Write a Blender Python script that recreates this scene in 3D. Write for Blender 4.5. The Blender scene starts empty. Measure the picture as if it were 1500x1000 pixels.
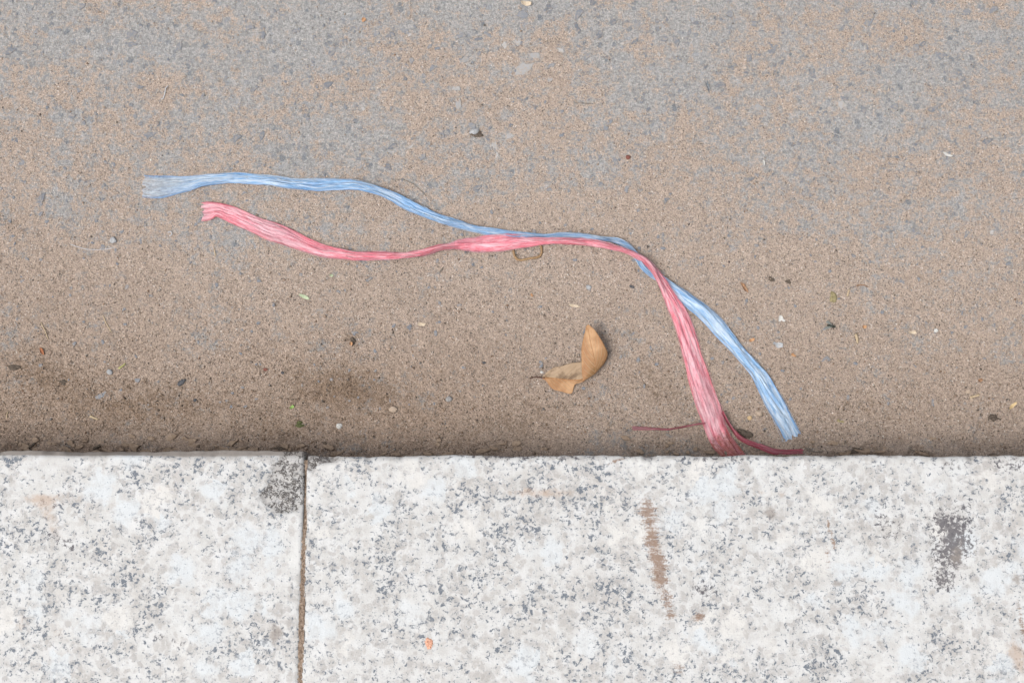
import bpy, bmesh, math, random
import numpy as np
from mathutils import Vector, Matrix
random.seed(11); RNG = np.random.default_rng(7)
R = math.radians
scene = bpy.context.scene
C = scene.collection

# ------------------------------------------------------------------ camera
TILT = R(10.0); DIST = 1.60; PXM = 0.00075          # metres per photo pixel at the centre
LENS = 36.0 / (1500 * PXM / DIST)
cam_d = bpy.data.cameras.new('camera'); cam = bpy.data.objects.new('camera', cam_d); C.objects.link(cam)
cam_d.lens = LENS; cam_d.sensor_width = 36.0; cam_d.clip_start = 0.05; cam_d.clip_end = 500
CAM = Vector((0, -DIST * math.sin(TILT), DIST * math.cos(TILT)))
cam.location = CAM; cam.rotation_euler = (TILT, 0, 0)
scene.camera = cam
# ------------------------------------------------------------------ light
SUN_EL, SUN_AZ = R(63), R(236)                      # azimuth measured clockwise from +Y
world = bpy.data.worlds.new('World'); scene.world = world; world.use_nodes = True
wn = world.node_tree
sky = wn.nodes.new('ShaderNodeTexSky'); sky.sky_type = 'NISHITA'; sky.sun_disc = False
sky.sun_elevation = SUN_EL; sky.sun_rotation = SUN_AZ
sky.air_density = 1.0; sky.dust_density = 6.0; sky.ozone_density = 1.0
hsv = wn.nodes.new('ShaderNodeHueSaturation'); hsv.inputs['Saturation'].default_value = 0.30
wn.links.new(sky.outputs[0], hsv.inputs['Color'])
bg = wn.nodes['Background']; bg.inputs['Strength'].default_value = 0.11
wn.links.new(hsv.outputs[0], bg.inputs['Color'])
sun_d = bpy.data.lights.new('sun', 'SUN'); sun = bpy.data.objects.new('sun', sun_d); C.objects.link(sun)
sun_d.energy = 1.5; sun_d.angle = R(26); sun_d.color = (1.0, 0.955, 0.90)
sdir = Vector((math.sin(SUN_AZ) * math.cos(SUN_EL), math.cos(SUN_AZ) * math.cos(SUN_EL), math.sin(SUN_EL)))
sun.rotation_euler = sdir.to_track_quat('Z', 'Y').to_euler(); sun.location = (-2, -2, 4)
vs = scene.view_settings
vs.view_transform = 'Standard'; vs.look = 'None'; vs.gamma = 1; vs.use_curve_mapping = False
vs.exposure = 0.86
scene.cycles.max_bounces = 4; scene.cycles.diffuse_bounces = 2; scene.cycles.glossy_bounces = 1; scene.cycles.transparent_max_bounces = 10

# ------------------------------------------------------------------ numpy noise
def _hash(ix, iy, seed):
    h = (ix.astype(np.int64) * 374761393 + iy.astype(np.int64) * 668265263 + seed * 974634541) & 0xffffffff
    h = ((h ^ (h >> 13)) * 1274126177) & 0xffffffff
    h = ((h ^ (h >> 16)) * 2246822519) & 0xffffffff
    return ((h ^ (h >> 15)) & 0xffffff) / float(0xffffff)
def vn(x, y, seed=0):
    x = np.asarray(x, float); y = np.asarray(y, float)
    x, y = np.broadcast_arrays(x, y)
    ix = np.floor(x); iy = np.floor(y); fx = x - ix; fy = y - iy
    fx = fx * fx * (3 - 2 * fx); fy = fy * fy * (3 - 2 * fy)
    a = _hash(ix, iy, seed); b = _hash(ix + 1, iy, seed); c = _hash(ix, iy + 1, seed); d = _hash(ix + 1, iy + 1, seed)
    return (a * (1 - fx) + b * fx) * (1 - fy) + (c * (1 - fx) + d * fx) * fy
def fbm(x, y, seed=0, oct=4):
    t = 0; a = 0.5; n = 0
    for k in range(oct):
        t = t + a * vn(x * 2 ** k + 17.3 * k, y * 2 ** k - 9.1 * k, seed + k); n += a; a *= .5
    return t / n
def sstep(a, b, x):
    t = np.clip((x - a) / (b - a), 0, 1); return t * t * (3 - 2 * t)

# ------------------------------------------------------------------ pixel -> place (a pixel gives a ray, the ground gives the distance)
CT, ST = math.cos(TILT), math.sin(TILT)
def ray(px, py):
    u = (px - 750) * PXM / DIST; v = (500 - py) * PXM / DIST
    return Vector((u, v * CT + ST, v * ST - CT))
KTOP = 0.10                                          # kerb top above the road
def on_z(px, py, z):
    d = ray(px, py); t = (z - CAM.z) / d.z
    return CAM + d * t
KY = on_z(750, 667, KTOP).y                          # kerb front line
def ground_h(x, y):
    x = np.asarray(x, float); y = np.asarray(y, float)
    d = np.clip(y - KY, 0, None)
    h = (fbm(x * 7, y * 7, 3, 3) - .5) * .0045 + (fbm(x * 45, y * 45, 9, 3) - .5) * .0016
    h = h + .007 * np.exp(-d / .045) * (.5 + .9 * fbm(x * 16, y * 9, 21, 3))
    return h
def gh(x, y): return float(ground_h(np.array([x]), np.array([y]))[0])
def G(px, py, up=0.0):
    p = on_z(px, py, 0)
    for _ in range(3): p = on_z(px, py, gh(p.x, p.y) + up)
    return p
def K(px, py, up=0.0): return on_z(px, py, KTOP + up)
def scale_at(px, py):
    return (on_z(px + 1, py, 0) - on_z(px, py, 0)).length

# photo-pixel coordinates of world points (used to lay out dust and stains by place)
def to_px(x, y, z=0.0):
    dx = x - CAM.x; dy = y - CAM.y; dz = z - CAM.z
    a = dx; b = dy * CT + dz * ST; c = -(-dy * ST + dz * CT)
    return 750 + a / c * DIST / PXM, 500 - b / c * DIST / PXM

# ------------------------------------------------------------------ mesh helpers
def np_mesh(name, verts, faces, smooth=False):
    """verts (n,3), faces (m,k) with constant k"""
    me = bpy.data.meshes.new(name)
    verts = np.asarray(verts, np.float32); faces = np.asarray(faces, np.int32)
    m, k = faces.shape
    me.vertices.add(len(verts)); me.vertices.foreach_set('co', verts.ravel())
    me.loops.add(m * k); me.loops.foreach_set('vertex_index', faces.ravel())
    me.polygons.add(m); me.polygons.foreach_set('loop_start', np.arange(0, m * k, k, dtype=np.int32))
    me.polygons.foreach_set('loop_total', np.full(m, k, np.int32))
    if smooth: me.polygons.foreach_set('use_smooth', np.ones(m, bool))
    me.update(calc_edges=True)
    return me
def add_float(me, name, vals):
    a = me.attributes.new(name, 'FLOAT', 'POINT'); a.data.foreach_set('value', np.asarray(vals, np.float32).ravel())
def add_col(me, name, rgb):
    rgba = np.ones((len(rgb), 4), np.float32); rgba[:, :3] = rgb
    a = me.attributes.new(name, 'FLOAT_COLOR', 'POINT'); a.data.foreach_set('color', rgba.ravel())
def add_uv(me, u, v):
    uv = me.uv_layers.new(name='UVMap')
    li = np.empty(len(me.loops), np.int32); me.loops.foreach_get('vertex_index', li)
    uv.data.foreach_set('uv', np.stack([np.asarray(u).ravel()[li], np.asarray(v).ravel()[li]], 1).astype(np.float32).ravel())
def grid_faces(nr, nc):
    i = np.arange(nr - 1)[:, None] * nc + np.arange(nc - 1)[None, :]
    return np.stack([i, i + 1, i + nc + 1, i + nc], -1).reshape(-1, 4)
def obj(name, me, mat, parent=None, loc=None, rot=None):
    o = bpy.data.objects.new(name, me); C.objects.link(o)
    if me is not None and mat is not None and not me.materials: me.materials.append(mat)
    if parent: o.parent = parent
    if loc is not None: o.location = loc
    if rot is not None: o.rotation_euler = rot
    return o
def tag(o, label=None, cat=None, group=None, kind=None):
    if label: o['label'] = label
    if cat: o['category'] = cat
    if group: o['group'] = group
    if kind: o['kind'] = kind
    return o
def empty(name, loc=(0, 0, 0)):
    o = bpy.data.objects.new(name, None); C.objects.link(o); o.location = loc; o.empty_display_size = .02; return o

# ------------------------------------------------------------------ node helpers
class NT:
    def __init__(self, name):
        self.m = bpy.data.materials.new(name); self.m.use_nodes = True
        self.t = self.m.node_tree; self.p = self.t.nodes['Principled BSDF']; self.out = self.t.nodes['Material Output']
    def n(self, kind, **kw):
        nd = self.t.nodes.new('ShaderNode' + kind)
        for k, v in kw.items(): setattr(nd, k, v)
        return nd
    def l(self, a, b): self.t.links.new(a, b)
    def put(self, sock, v):
        if hasattr(v, 'is_linked') or isinstance(v, bpy.types.NodeSocket): self.l(v, sock)
        elif isinstance(v, (tuple, list)) and len(v) == 3 and sock.type == 'RGBA': sock.default_value = (*v, 1)
        else: sock.default_value = v
    def math(self, op, a, b=None, clamp=False):
        nd = self.n('Math', operation=op, use_clamp=clamp); self.put(nd.inputs[0], a)
        if b is not None: self.put(nd.inputs[1], b)
        return nd.outputs[0]
    def ramp(self, v, a, b, lo=0.0, hi=1.0):
        nd = self.n('MapRange', interpolation_type='SMOOTHSTEP'); self.put(nd.inputs[0], v)
        for i, q in zip((1, 2, 3, 4), (a, b, lo, hi)): self.put(nd.inputs[i], q)
        return nd.outputs[0]
    def mix(self, f, a, b, mode='MIX'):
        nd = self.n('Mix', data_type='RGBA', blend_type=mode)
        self.put(nd.inputs[0], f); self.put(nd.inputs[6], a); self.put(nd.inputs[7], b); return nd.outputs[2]
    def noise(self, vec, scale, detail=4, rough=.55, dist=0.0):
        nd = self.n('TexNoise'); self.l(vec, nd.inputs['Vector'])
        nd.inputs['Scale'].default_value = scale; nd.inputs['Detail'].default_value = detail
        nd.inputs['Roughness'].default_value = rough; nd.inputs['Distortion'].default_value = dist; return nd
    def vor(self, vec, scale, feature='F1', rnd=1.0):
        nd = self.n('TexVoronoi', feature=feature); self.l(vec, nd.inputs['Vector'])
        nd.inputs['Scale'].default_value = scale; nd.inputs['Randomness'].default_value = rnd; return nd
    def attr(self, name, out='Fac'):
        nd = self.n('Attribute', attribute_name=name); return nd.outputs[out]
    def objco(self): return self.n('TexCoord').outputs['Object']
    def warp(self, vec, scale, amt, detail=2):
        nz = self.noise(vec, scale, detail)
        s = self.n('VectorMath', operation='SUBTRACT'); self.l(nz.outputs['Color'], s.inputs[0]); s.inputs[1].default_value = (.5, .5, .5)
        m = self.n('VectorMath', operation='SCALE'); self.l(s.outputs[0], m.inputs[0]); m.inputs['Scale'].default_value = amt
        a = self.n('VectorMath', operation='ADD'); self.l(vec, a.inputs[0]); self.l(m.outputs[0], a.inputs[1]); return a.outputs[0]
    def bump(self, h, dist, strength=1.0):
        b = self.n('Bump'); b.inputs['Strength'].default_value = strength; b.inputs['Distance'].default_value = dist
        self.l(h, b.inputs['Height']); self.l(b.outputs[0], self.p.inputs['Normal']); return b
    def col(self, v, rough=.9, spec=.2):
        self.put(self.p.inputs['Base Color'], v); self.put(self.p.inputs['Roughness'], rough); self.put(self.p.inputs['Specular IOR Level'], spec)

# ------------------------------------------------------------------ materials: road
def mat_road():
    t = NT('dusty_road'); oc = t.objco()
    sand = t.attr('sand'); dark = t.attr('soil')
    n1 = t.noise(oc, 75, 5, .72).outputs[0]; n2 = t.noise(oc, 330, 3, .65).outputs[0]
    sm = t.math('ADD', sand, t.math('MULTIPLY', t.math('SUBTRACT', n1, .5), 2.6))
    sm = t.math('ADD', sm, t.math('MULTIPLY', t.math('SUBTRACT', n2, .5), 1.7))
    sm = t.ramp(sm, .22, .78)
    # worn asphalt with small aggregate
    wv = t.warp(oc, 150, .011, 3)
    v = t.vor(wv, 120); sep = t.n('SeparateColor'); t.l(v.outputs['Color'], sep.inputs[0])
    chip = t.math('MULTIPLY', t.ramp(sep.outputs[0], .45, .8), t.ramp(v.outputs['Distance'], .52, .30))
    asp = t.mix(t.ramp(n2, .3, .7), (.180, .180, .181), (.330, .326, .320))
    asp = t.mix(t.math('MULTIPLY', chip, .8), asp, t.mix(sep.outputs[1], (.105, .118, .138), (.24, .25, .265)))
    # sand: fine coloured grains
    g = t.vor(t.warp(oc, 500, .002), 960); sg = t.n('SeparateColor'); t.l(g.outputs['Color'], sg.inputs[0])
    sc = t.mix(sg.outputs[0], (.240, .188, .152), (.390, .318, .265))
    sc = t.mix(t.ramp(sg.outputs[1], .92, .96), sc, (.075, .062, .054))
    sc = t.mix(t.ramp(sg.outputs[2], .98, .99), sc, (.48, .45, .42))
    c = t.mix(t.math('MULTIPLY', sm, .92), asp, sc)
    dk = t.ramp(t.math('ADD', dark, t.math('MULTIPLY', t.math('SUBTRACT', t.math('ADD', t.math('MULTIPLY', n1, .5), t.math('MULTIPLY', n2, .5)), .5), 2.4)), .25, .95)
    c = t.mix(t.math('MULTIPLY', dk, .75), c, t.mix(sg.outputs[0], (.092, .062, .040), (.225, .163, .115)))
    c = t.mix(t.math('MULTIPLY', t.attr('brown_tone'), .60, True), c, t.mix(1.0, c, (.74, .665, .60), 'MULTIPLY'))
    f2 = t.noise(oc, 1100, 2, .6).outputs[0]
    c = t.mix(1.0, c, t.mix(t.ramp(f2, .25, .75), (.68, .68, .68), (1.28, 1.28, 1.28)), 'MULTIPLY')
    t.col(c, .95, .15)
    hh = t.math('ADD', t.math('MULTIPLY', g.outputs['Distance'], -.5), t.math('ADD', n2, f2))
    t.bump(hh, .0011, 1.0)
    return t.m
def mat_grain():
    t = NT('sand_grain'); c = t.n('Attribute', attribute_name='tint').outputs['Color']
    t.col(c, .85, .25); return t.m
def mat_stone(name, a, b, dust=.35):
    t = NT(name); oc = t.objco()
    c = t.mix(t.noise(oc, 260, 4, .6).outputs[0], a, b)
    inf = t.n('ObjectInfo').outputs['Random']
    c = t.mix(1.0, c, t.mix(inf, (.8, .8, .82), (1.22, 1.2, 1.18)), 'MULTIPLY')
    geo = t.n('NewGeometry').outputs['Position']
    c = t.mix(t.math('MULTIPLY', t.ramp(t.noise(geo, 330, 4, .75).outputs[0], .46, .62), dust), c, (.275, .235, .20))
    t.col(c, .8, .25); t.bump(t.noise(oc, 700, 3).outputs[0], .0005, .6); return t.m
M = {}
M['road'] = mat_road(); M['grain'] = mat_grain()
M['aggregate'] = mat_stone('aggregate', (.100, .112, .132), (.175, .187, .207), .7)
M['pale_aggregate'] = mat_stone('pale_aggregate', (.235, .24, .245), (.31, .31, .305), .7)

# ------------------------------------------------------------------ materials: granite
def mat_granite(name, shift):
    t = NT(name)
    oc0 = t.objco(); mp = t.n('Mapping'); mp.inputs['Location'].default_value = shift; t.l(oc0, mp.inputs[0]); oc = mp.outputs[0]
    big = t.noise(oc, 17, 4, .6).outputs[0]; clus = t.noise(oc, 33, 5, .68).outputs[0]
    base = t.mix(t.ramp(t.noise(oc, 60, 4, .65).outputs[0], .3, .7), (.340, .338, .330), (.405, .410, .413))
    base = t.mix(t.math('MULTIPLY', t.ramp(big, .52, .72), .38), base, (.335, .312, .288))
    # large feldspar crystals, bluish or cream
    f = t.vor(t.warp(oc, 60, .040, 4), 34); sf = t.n('SeparateColor'); t.l(f.outputs['Color'], sf.inputs[0])
    fm = t.math('MULTIPLY', t.ramp(sf.outputs[0], .60, .72), t.ramp(f.outputs['Distance'], .70, .30))
    c = t.mix(t.math('MULTIPLY', fm, .9), base, t.mix(t.ramp(sf.outputs[1], .25, .55), (.415, .410, .398), (.385, .408, .425)))
    free = t.math('SUBTRACT', 1.0, t.math('MULTIPLY', fm, .66))
    # grey quartz, rounded grains of two sizes, soft edged
    def quartz(vec, scale, lo, hi, push):
        q = t.vor(vec, scale); sq = t.n('SeparateColor'); t.l(q.outputs['Color'], sq.inputs[0])
        qv = t.math('ADD', sq.outputs[0], t.math('MULTIPLY', t.math('SUBTRACT', big, .5), push))
        m = t.math('MULTIPLY', t.ramp(qv, lo - .06, hi - .06), t.ramp(q.outputs['Distance'], .66, .36)); m = t.math('MULTIPLY', m, free)
        return m, t.mix(sq.outputs[1], (.225, .216, .208), (.305, .295, .282))
    fine = t.noise(oc, 520, 3, .65).outputs[0]
    qm, qcol = quartz(t.warp(oc, 90, .019, 4), 92, .40, .62, 1.9)
    k = t.math('MULTIPLY', qm, t.ramp(fine, .25, .75, .35, .85)); c = t.mix(k, c, qcol)
    qm2, qcol2 = quartz(t.warp(oc, 110, .010, 2), 150, .62, .80, 1.6)
    c = t.mix(t.math('MULTIPLY', qm2, .6), c, qcol2)
    # dark mica flecks strung in clusters
    bn = t.noise(t.warp(oc, 180, .007, 2), 255, 4, .68).outputs[0]
    bv = t.math('ADD', bn, t.math('MULTIPLY', t.math('SUBTRACT', clus, .5), .36)); bv = t.math('ADD', bv, t.math('MULTIPLY', t.math('SUBTRACT', big, .5), .14))
    halo = t.math('MULTIPLY', t.ramp(bv, .48, .62), free); c = t.mix(t.math('MULTIPLY', halo, .42), c, (.215, .232, .25))
    bm = t.math('MULTIPLY', t.ramp(bv, .580, .634), free)
    c = t.mix(t.math('MULTIPLY', bm, .9), c, t.mix(fine, (.026, .036, .052), (.115, .135, .165)))
    sp_ = t.ramp(t.noise(oc, 380, 2, .5).outputs[0], .66, .72); c = t.mix(t.math('MULTIPLY', sp_, .75), c, (.10, .13, .145))
    # fine sawn scratches and grain
    mp2 = t.n('Mapping'); mp2.inputs['Rotation'].default_value = (0, 0, R(12)); mp2.inputs['Location'].default_value = (0, 0, .37); mp2.inputs['Scale'].default_value = (300, 40, 1); t.l(oc, mp2.inputs[0])
    scr = t.noise(mp2.outputs[0], 1.0, 3, .6).outputs[0]
    c = t.mix(1.0, c, t.mix(scr, (.93, .93, .93), (1.06, 1.06, 1.06)), 'MULTIPLY')
    n3 = t.noise(oc, 130, 5, .65).outputs[0]; n4 = fine
    # wear and stains with a place of their own
    def stain(attr, col, lo, hi, amt, src=None, wt=1.25):
        nonlocal c
        a = t.attr(attr)
        k = t.math('ADD', a, t.math('MULTIPLY', t.math('SUBTRACT', src or n3, .5), wt))
        k = t.math('MULTIPLY', t.ramp(k, lo, hi), t.ramp(a, .02, .3))
        c = t.mix(t.math('MULTIPLY', k, amt), c, col)
    stain('tan', (.285, .205, .148), .35, 1.0, .62)
    mr = t.n('Mapping'); mr.inputs['Location'].default_value = (0, 0, .37); mr.inputs['Scale'].default_value = (70, 330, 1); t.l(oc, mr.inputs[0])
    ribs = t.math('ADD', t.math('MULTIPLY', t.noise(mr.outputs[0], 1.0, 3, .6).outputs[0], .6), t.math('MULTIPLY', n4, .4))
    stain('rust', (.145, .088, .058), .28, .90, .80, ribs, 3.4)
    stain('grime', (.075, .070, .076), .40, 1.0, .9, bn, 4.5)
    stain('clay', (.175, .155, .14), .35, .95, .75, n3, 1.8)
    ed = t.attr('edge')
    c = t.mix(t.math('MULTIPLY', t.ramp(ed, .3, .8), .88), c, t.mix(n3, (.15, .13, .115), (.28, .255, .23)))
    # broken corner: dark crackle
    ra = t.math('ABSOLUTE', t.math('SUBTRACT', t.noise(t.warp(oc, 260, .009, 2), 105, 3, .7).outputs[0], .5))
    line = t.ramp(ra, .050, .012)
    chip = t.attr('chip')
    cm = t.ramp(t.math('ADD', chip, t.math('MULTIPLY', t.math('SUBTRACT', n3, .5), 1.0)), .42, .62)
    cm = t.math('MULTIPLY', cm, t.ramp(chip, .05, .3))
    c = t.mix(t.math('MULTIPLY', cm, .5), c, t.mix(n4, (.11, .10, .095), (.34, .33, .315)))
    c = t.mix(t.math('MULTIPLY', t.math('MULTIPLY', line, cm), .92), c, (.040, .034, .032))
    t.col(c, t.ramp(n3, .2, .8, .5, .75), .3)
    h = t.math('ADD', t.math('MULTIPLY', n4, .5), t.math('MULTIPLY', scr, .35))
    h = t.math('SUBTRACT', h, t.math('MULTIPLY', t.math('MULTIPLY', line, cm), 1.5))
    h = t.math('SUBTRACT', h, t.math('MULTIPLY', bm, .3))
    t.bump(h, .0007, .6)
    return t.m
def mat_mortar():
    t = NT('joint_dirt'); oc = t.objco(); n = t.noise(oc, 500, 3, .7).outputs[0]
    t.col(t.mix(t.ramp(n, .3, .7), (.090, .064, .047), (.27, .21, .165)), .95, .1); t.bump(n, .001, 1); return t.m
M['mortar'] = mat_mortar()
def plain(name, a, b=None, rough=.8, scale=300, dust=0.0, spec=.25, sheen=None):
    if name in M: return M[name]
    t = NT(name); oc = t.objco(); b = b or tuple(min(1, x * 1.45) for x in a)
    n = t.noise(oc, scale, 4, .65).outputs[0]
    c = t.mix(t.ramp(n, .3, .7), a, b)
    if dust:
        c = t.mix(t.math('MULTIPLY', t.ramp(t.noise(oc, scale * 2.1, 3).outputs[0], .45, .65), dust), c, (.34, .28, .23))
    t.col(c, rough, spec); t.bump(n, .0004, .6)
    M[name] = t.m; return t.m

# ------------------------------------------------------------------ road sheet
def axis(fine0, fine1, step, far0, far1, grow=1.18):
    core = np.arange(fine0, fine1 + step / 2, step)
    def out(start, lim, sgn):
        r = []; s = step; p = start
        while abs(p) < abs(lim) or (p - lim) * sgn < 0:
            s = min(s * grow, max(.004, abs(p - start) * .35 + step)); p += s * sgn; r.append(p)
            if (p - lim) * sgn >= 0: break
        return np.array(r)
    return np.concatenate([out(fine0, far0, -1)[::-1], core, out(fine1, far1, 1)])
def ell(px, py, cx, cy, rx, ry, ang=0.0):
    a = R(ang); dx = px - cx; dy = py - cy
    u = (dx * math.cos(a) + dy * math.sin(a)) / rx; v = (-dx * math.sin(a) + dy * math.cos(a)) / ry
    return np.exp(-(u * u + v * v))
def sand_mask(x, y):
    px, py = to_px(x, y)
    s = .41 + .52 * sstep(100, 520, py) + .9 * (fbm(x * 20, y * 20, 31, 4) - .5) + .25 * (fbm(x * 5, y * 5, 33, 2) - .5)
    s = s + .22 * ell(px, py, 690, 150, 190, 90) + .15 * ell(px, py, 870, 330, 250, 160) - .22 * ell(px, py, 1400, 440, 160, 70) - .10 * ell(px, py, 250, 60, 300, 60)
    s = s + .55 * (fbm(x * 3, y * 24, 35, 3) - .5)
    s = s - .12 * ell(px, py, 1330, 180, 170, 60) - .2 * ell(px, py, 330, 470, 200, 60)
    return np.clip(s, 0, 1.2)
def soil_mask(x, y):
    px, py = to_px(x, y)
    s = .62 * ell(px, py, 500, 568, 90, 36, 10) + .30 * ell(px, py, 60, 545, 75, 32, 25) + .5 * ell(px, py, 515, 492, 16, 26)
    s = s + .42 * ell(px, py, 760, 618, 90, 28, -15) + .4 * ell(px, py, 15, 320, 40, 25) + .35 * ell(px, py, 1230, 600, 120, 26)
    s = s + .35 * ell(px, py, 250, 590, 140, 40) + .45 * ell(px, py, 960, 560, 60, 40, 40) + .3 * ell(px, py, 420, 630, 60, 25)
    s = s + .12 * sstep(645, 662, py) * (.5 + .9 * (fbm(x * 30, y * 60, 40, 2) - .3)) * (py > 600)
    s = s + .35 * (fbm(x * 10, y * 10, 51, 3) - .55) + .28 * sstep(420, 600, py) * (1 - .6 * sstep(450, 1100, px)) * (.6 + .8 * fbm(x * 9, y * 14, 57, 2)) * (py < 700)
    return np.clip(s, 0, 1)
xs = axis(-.60, .60, .0017, -60, 60); ys = axis(KY - .004, .42, .0017, KY - .25, 90)
X, Y = np.meshgrid(xs, ys)
Z = ground_h(X, Y)
sand = sand_mask(X, Y)
near = np.exp(-np.clip(np.abs(X) - .6, 0, None) / .4)
Z = Z + (_hash(np.round(X * 5e4), np.round(Y * 5e4), 5) - .5) * .0013 * np.clip(sand, .45, 1) * near
Z = Z + (vn(X * 260, Y * 260, 8) - .5) * .0014 * np.clip(sand, .45, 1)
# lumpy crust against the foot of the kerb
dk = np.clip(Y - KY, 0, None)
Z = Z + .0045 * sstep(.55, .62, fbm(X * 34, Y * 75, 61, 3)) * np.exp(-(dk / .028) ** 2)
me = np_mesh('road', np.stack([X, Y, Z], -1).reshape(-1, 3), grid_faces(len(ys), len(xs)), True)
PXX, PYY = to_px(X, Y)
add_float(me, 'brown_tone', sstep(360, 640, PYY) * (1 - .5 * sstep(520, 1150, PXX)) * (PYY < 720) * np.clip(.45 + 1.1 * (fbm(X * 8, Y * 12, 81, 3) - .1), 0, 1.2) + .3 * sstep(330, 60, PXX) * sstep(180, 420, PYY) * (PYY < 720))  # browner and darker towards the kerb and the left, broken by noise
add_float(me, 'sand', sand); add_float(me, 'soil', soil_mask(X, Y))
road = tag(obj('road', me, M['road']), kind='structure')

# ------------------------------------------------------------------ aggregate set in the road
def stone_mesh(seed, n=8, elong=1.4, dome=.35):
    r = random.Random(seed); v = []; f = []
    ang = sorted((k + r.uniform(-.38, .38)) * 2 * math.pi / n for k in range(n))
    rad = [r.uniform(.42, 1.18) for _ in range(n)]
    for sc, z in ((1.0, -.6), (1.0, .0), (.84, dome)):
        for a, q in zip(ang, rad): v.append((math.cos(a) * q * sc * elong * .5, math.sin(a) * q * sc * .5, z + (r.uniform(-.04, .04) if z > 0 else 0)))
    v.append((0, 0, dome * 1.08))
    for k in range(n):
        k2 = (k + 1) % n
        f += [(k, k2, n + k2, n + k), (n + k, n + k2, 2 * n + k2, 2 * n + k), (2 * n + k, 2 * n + k2, 3 * n)]
    m = bpy.data.meshes.new('aggregate_stone'); m.from_pydata(v, [], f); m.update(); return m
agg_meshes = [stone_mesh(k, random.Random(k).randint(6, 9), random.Random(k + 50).uniform(1.0, 1.9)) for k in range(16)]
for m in agg_meshes: m.materials.append(M['aggregate'])
pale_meshes = []
for k in range(5):
    m = stone_mesh(100 + k, 9, 1.5); m.materials.append(M['pale_aggregate']); pale_meshes.append(m)
def put_stone(px, py, size, ang, pale=False, proud=.0):
    p = G(px, py); s = size * PXM
    o = obj('aggregate_stone', random.choice(pale_meshes if pale else agg_meshes), None, road)
    o.location = (p.x, p.y, p.z + proud); o.rotation_euler = (random.uniform(-.06, .06), random.uniform(-.06, .06), R(ang))
    o.scale = (s, s, min(s * .3, .0022))
hand = [(192, 50, 17, 30), (765, 21, 17, 0), (848, 21, 14, 60), (897, 33, 13, 10), (1273, 33, 13, 30), (1380, 81, 19, 5), (1341, 70, 12, 70),
        (1070, 22, 14, 80), (1098, 85, 11, 70), (1186, 103, 9, 60), (1262, 109, 8, 40), (1411, 116, 13, 20), (1366, 161, 11, 10), (1446, 208, 13, 20),
        (620, 229, 16, 20), (262, 68, 13, 70), (365, 41, 11, 10), (385, 52, 10, 100), (331, 113, 9, 80), (345, 204, 13, 40), (384, 199, 12, 80),
        (480, 125, 14, 20), (485, 78, 12, 30), (630, 68, 12, 10), (551, 50, 10, 40), (572, 52, 11, 20), (700, 58, 9, 10), (675, 53, 11, 10), (634, 100, 12, 45),
        (880, 48, 12, 55), (878, 53, 11, 150), (990, 60, 12, 120), (973, 57, 10, 20), (892, 180, 12, 70), (931, 61, 10, 40), (950, 160, 11, 20),
        (1415, 18, 13, 20), (1233, 43, 9, 50), (1343, 211, 9, 20), (718, 187, 9, 30), (1051, 159, 8, 20), (1078, 154, 7, 50), (60, 290, 14, 60),
        (15, 75, 16, 40), (140, 30, 10, 0), (120, 10, 12, 20), (205, 128, 9, 0), (220, 198, 14, 10), (1455, 15, 12, 40), (1240, 16, 10, 100),
        (150, 362, 9, 10), (540, 410, 8, 30), (1210, 526, 12, 10), (148, 580, 14, 30), (201, 558, 9, 20), (520, 487, 10, 10), (600, 480, 10, 50),
        (1390, 230, 10, 70), (1432, 62, 9, 10), (1130, 66, 8, 120), (1020, 33, 9, 10), (1010, 48, 8, 60), (1310, 156, 10, 15), (918, 277, 9, 60),
        (700, 275, 11, 20), (805, 278, 9, 10), (975, 294, 9, 40), (1165, 255, 8, 10), (1100, 262, 9, 10), (1175, 265, 9, 10), (860, 240, 8, 40)]
for a in hand: put_stone(*a)
for px, py, s, a in [(768, 100, 24, 20), (760, 63, 13, 10), (672, 153, 13, 70), (681, 88, 12, 40), (746, 199, 14, 10), (725, 213, 13, 80), (805, 117, 9, 20),
                     (739, 66, 10, 90), (1110, 158, 17, 5), (1235, 154, 14, 5), (784, 82, 14, 10), (600, 215, 9, 0), (728, 228, 8, 70)]:
    put_stone(px, py, s, a, True, -.0003)
k = 0
while k < 190:
    px = random.uniform(-60, 1560); py = -40 + 400 * random.random() ** 1.35
    if random.random() > (1 - py / 480): continue
    put_stone(px, py, random.choice([6, 7, 8, 8, 9, 10, 12]) * random.uniform(.85, 1.15), random.uniform(0, 180), random.random() < .1, -.0002); k += 1
# smaller chips and those outside the frame: one joined part
vb = []; fb = []; n0 = 0
for k in range(1900):
    if k < 800: px = random.uniform(-60, 1560); py = -60 + 660 * random.random() ** 1.3; p = G(px, py); s = random.uniform(2.5, 5.5) * PXM
    else:
        p = Vector((random.uniform(-2.2, 2.2), random.uniform(KY + .1, 2.2), 0)); s = random.uniform(4, 12) * PXM
        if abs(p.x) < .6 and p.y < .42: continue
        p.z = gh(p.x, p.y)
    a0 = random.uniform(0, 6.28); el = random.uniform(1, 1.9); n = 6
    for z, q in ((-.001, 1), (.0003, 1), (.0007, .75)):
        for j in range(n):
            a = j * 6.283 / n; rr = s * .5 * q * (.75 + .5 * _hash(np.array([j]), np.array([k]), 3)[0])
            u, w = math.cos(a) * rr * el, math.sin(a) * rr
            vb.append((p.x + u * math.cos(a0) - w * math.sin(a0), p.y + u * math.sin(a0) + w * math.cos(a0), p.z + z))
    for r_ in range(2):
        for j in range(n):
            j2 = (j + 1) % n; fb.append((n0 + r_ * n + j, n0 + r_ * n + j2, n0 + (r_ + 1) * n + j2, n0 + (r_ + 1) * n + j))
    fb.append(tuple(n0 + 2 * n + j for j in range(n))); n0 += 3 * n
m = bpy.data.meshes.new('fine_aggregate'); m.from_pydata(vb, [], fb); m.update()
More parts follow.
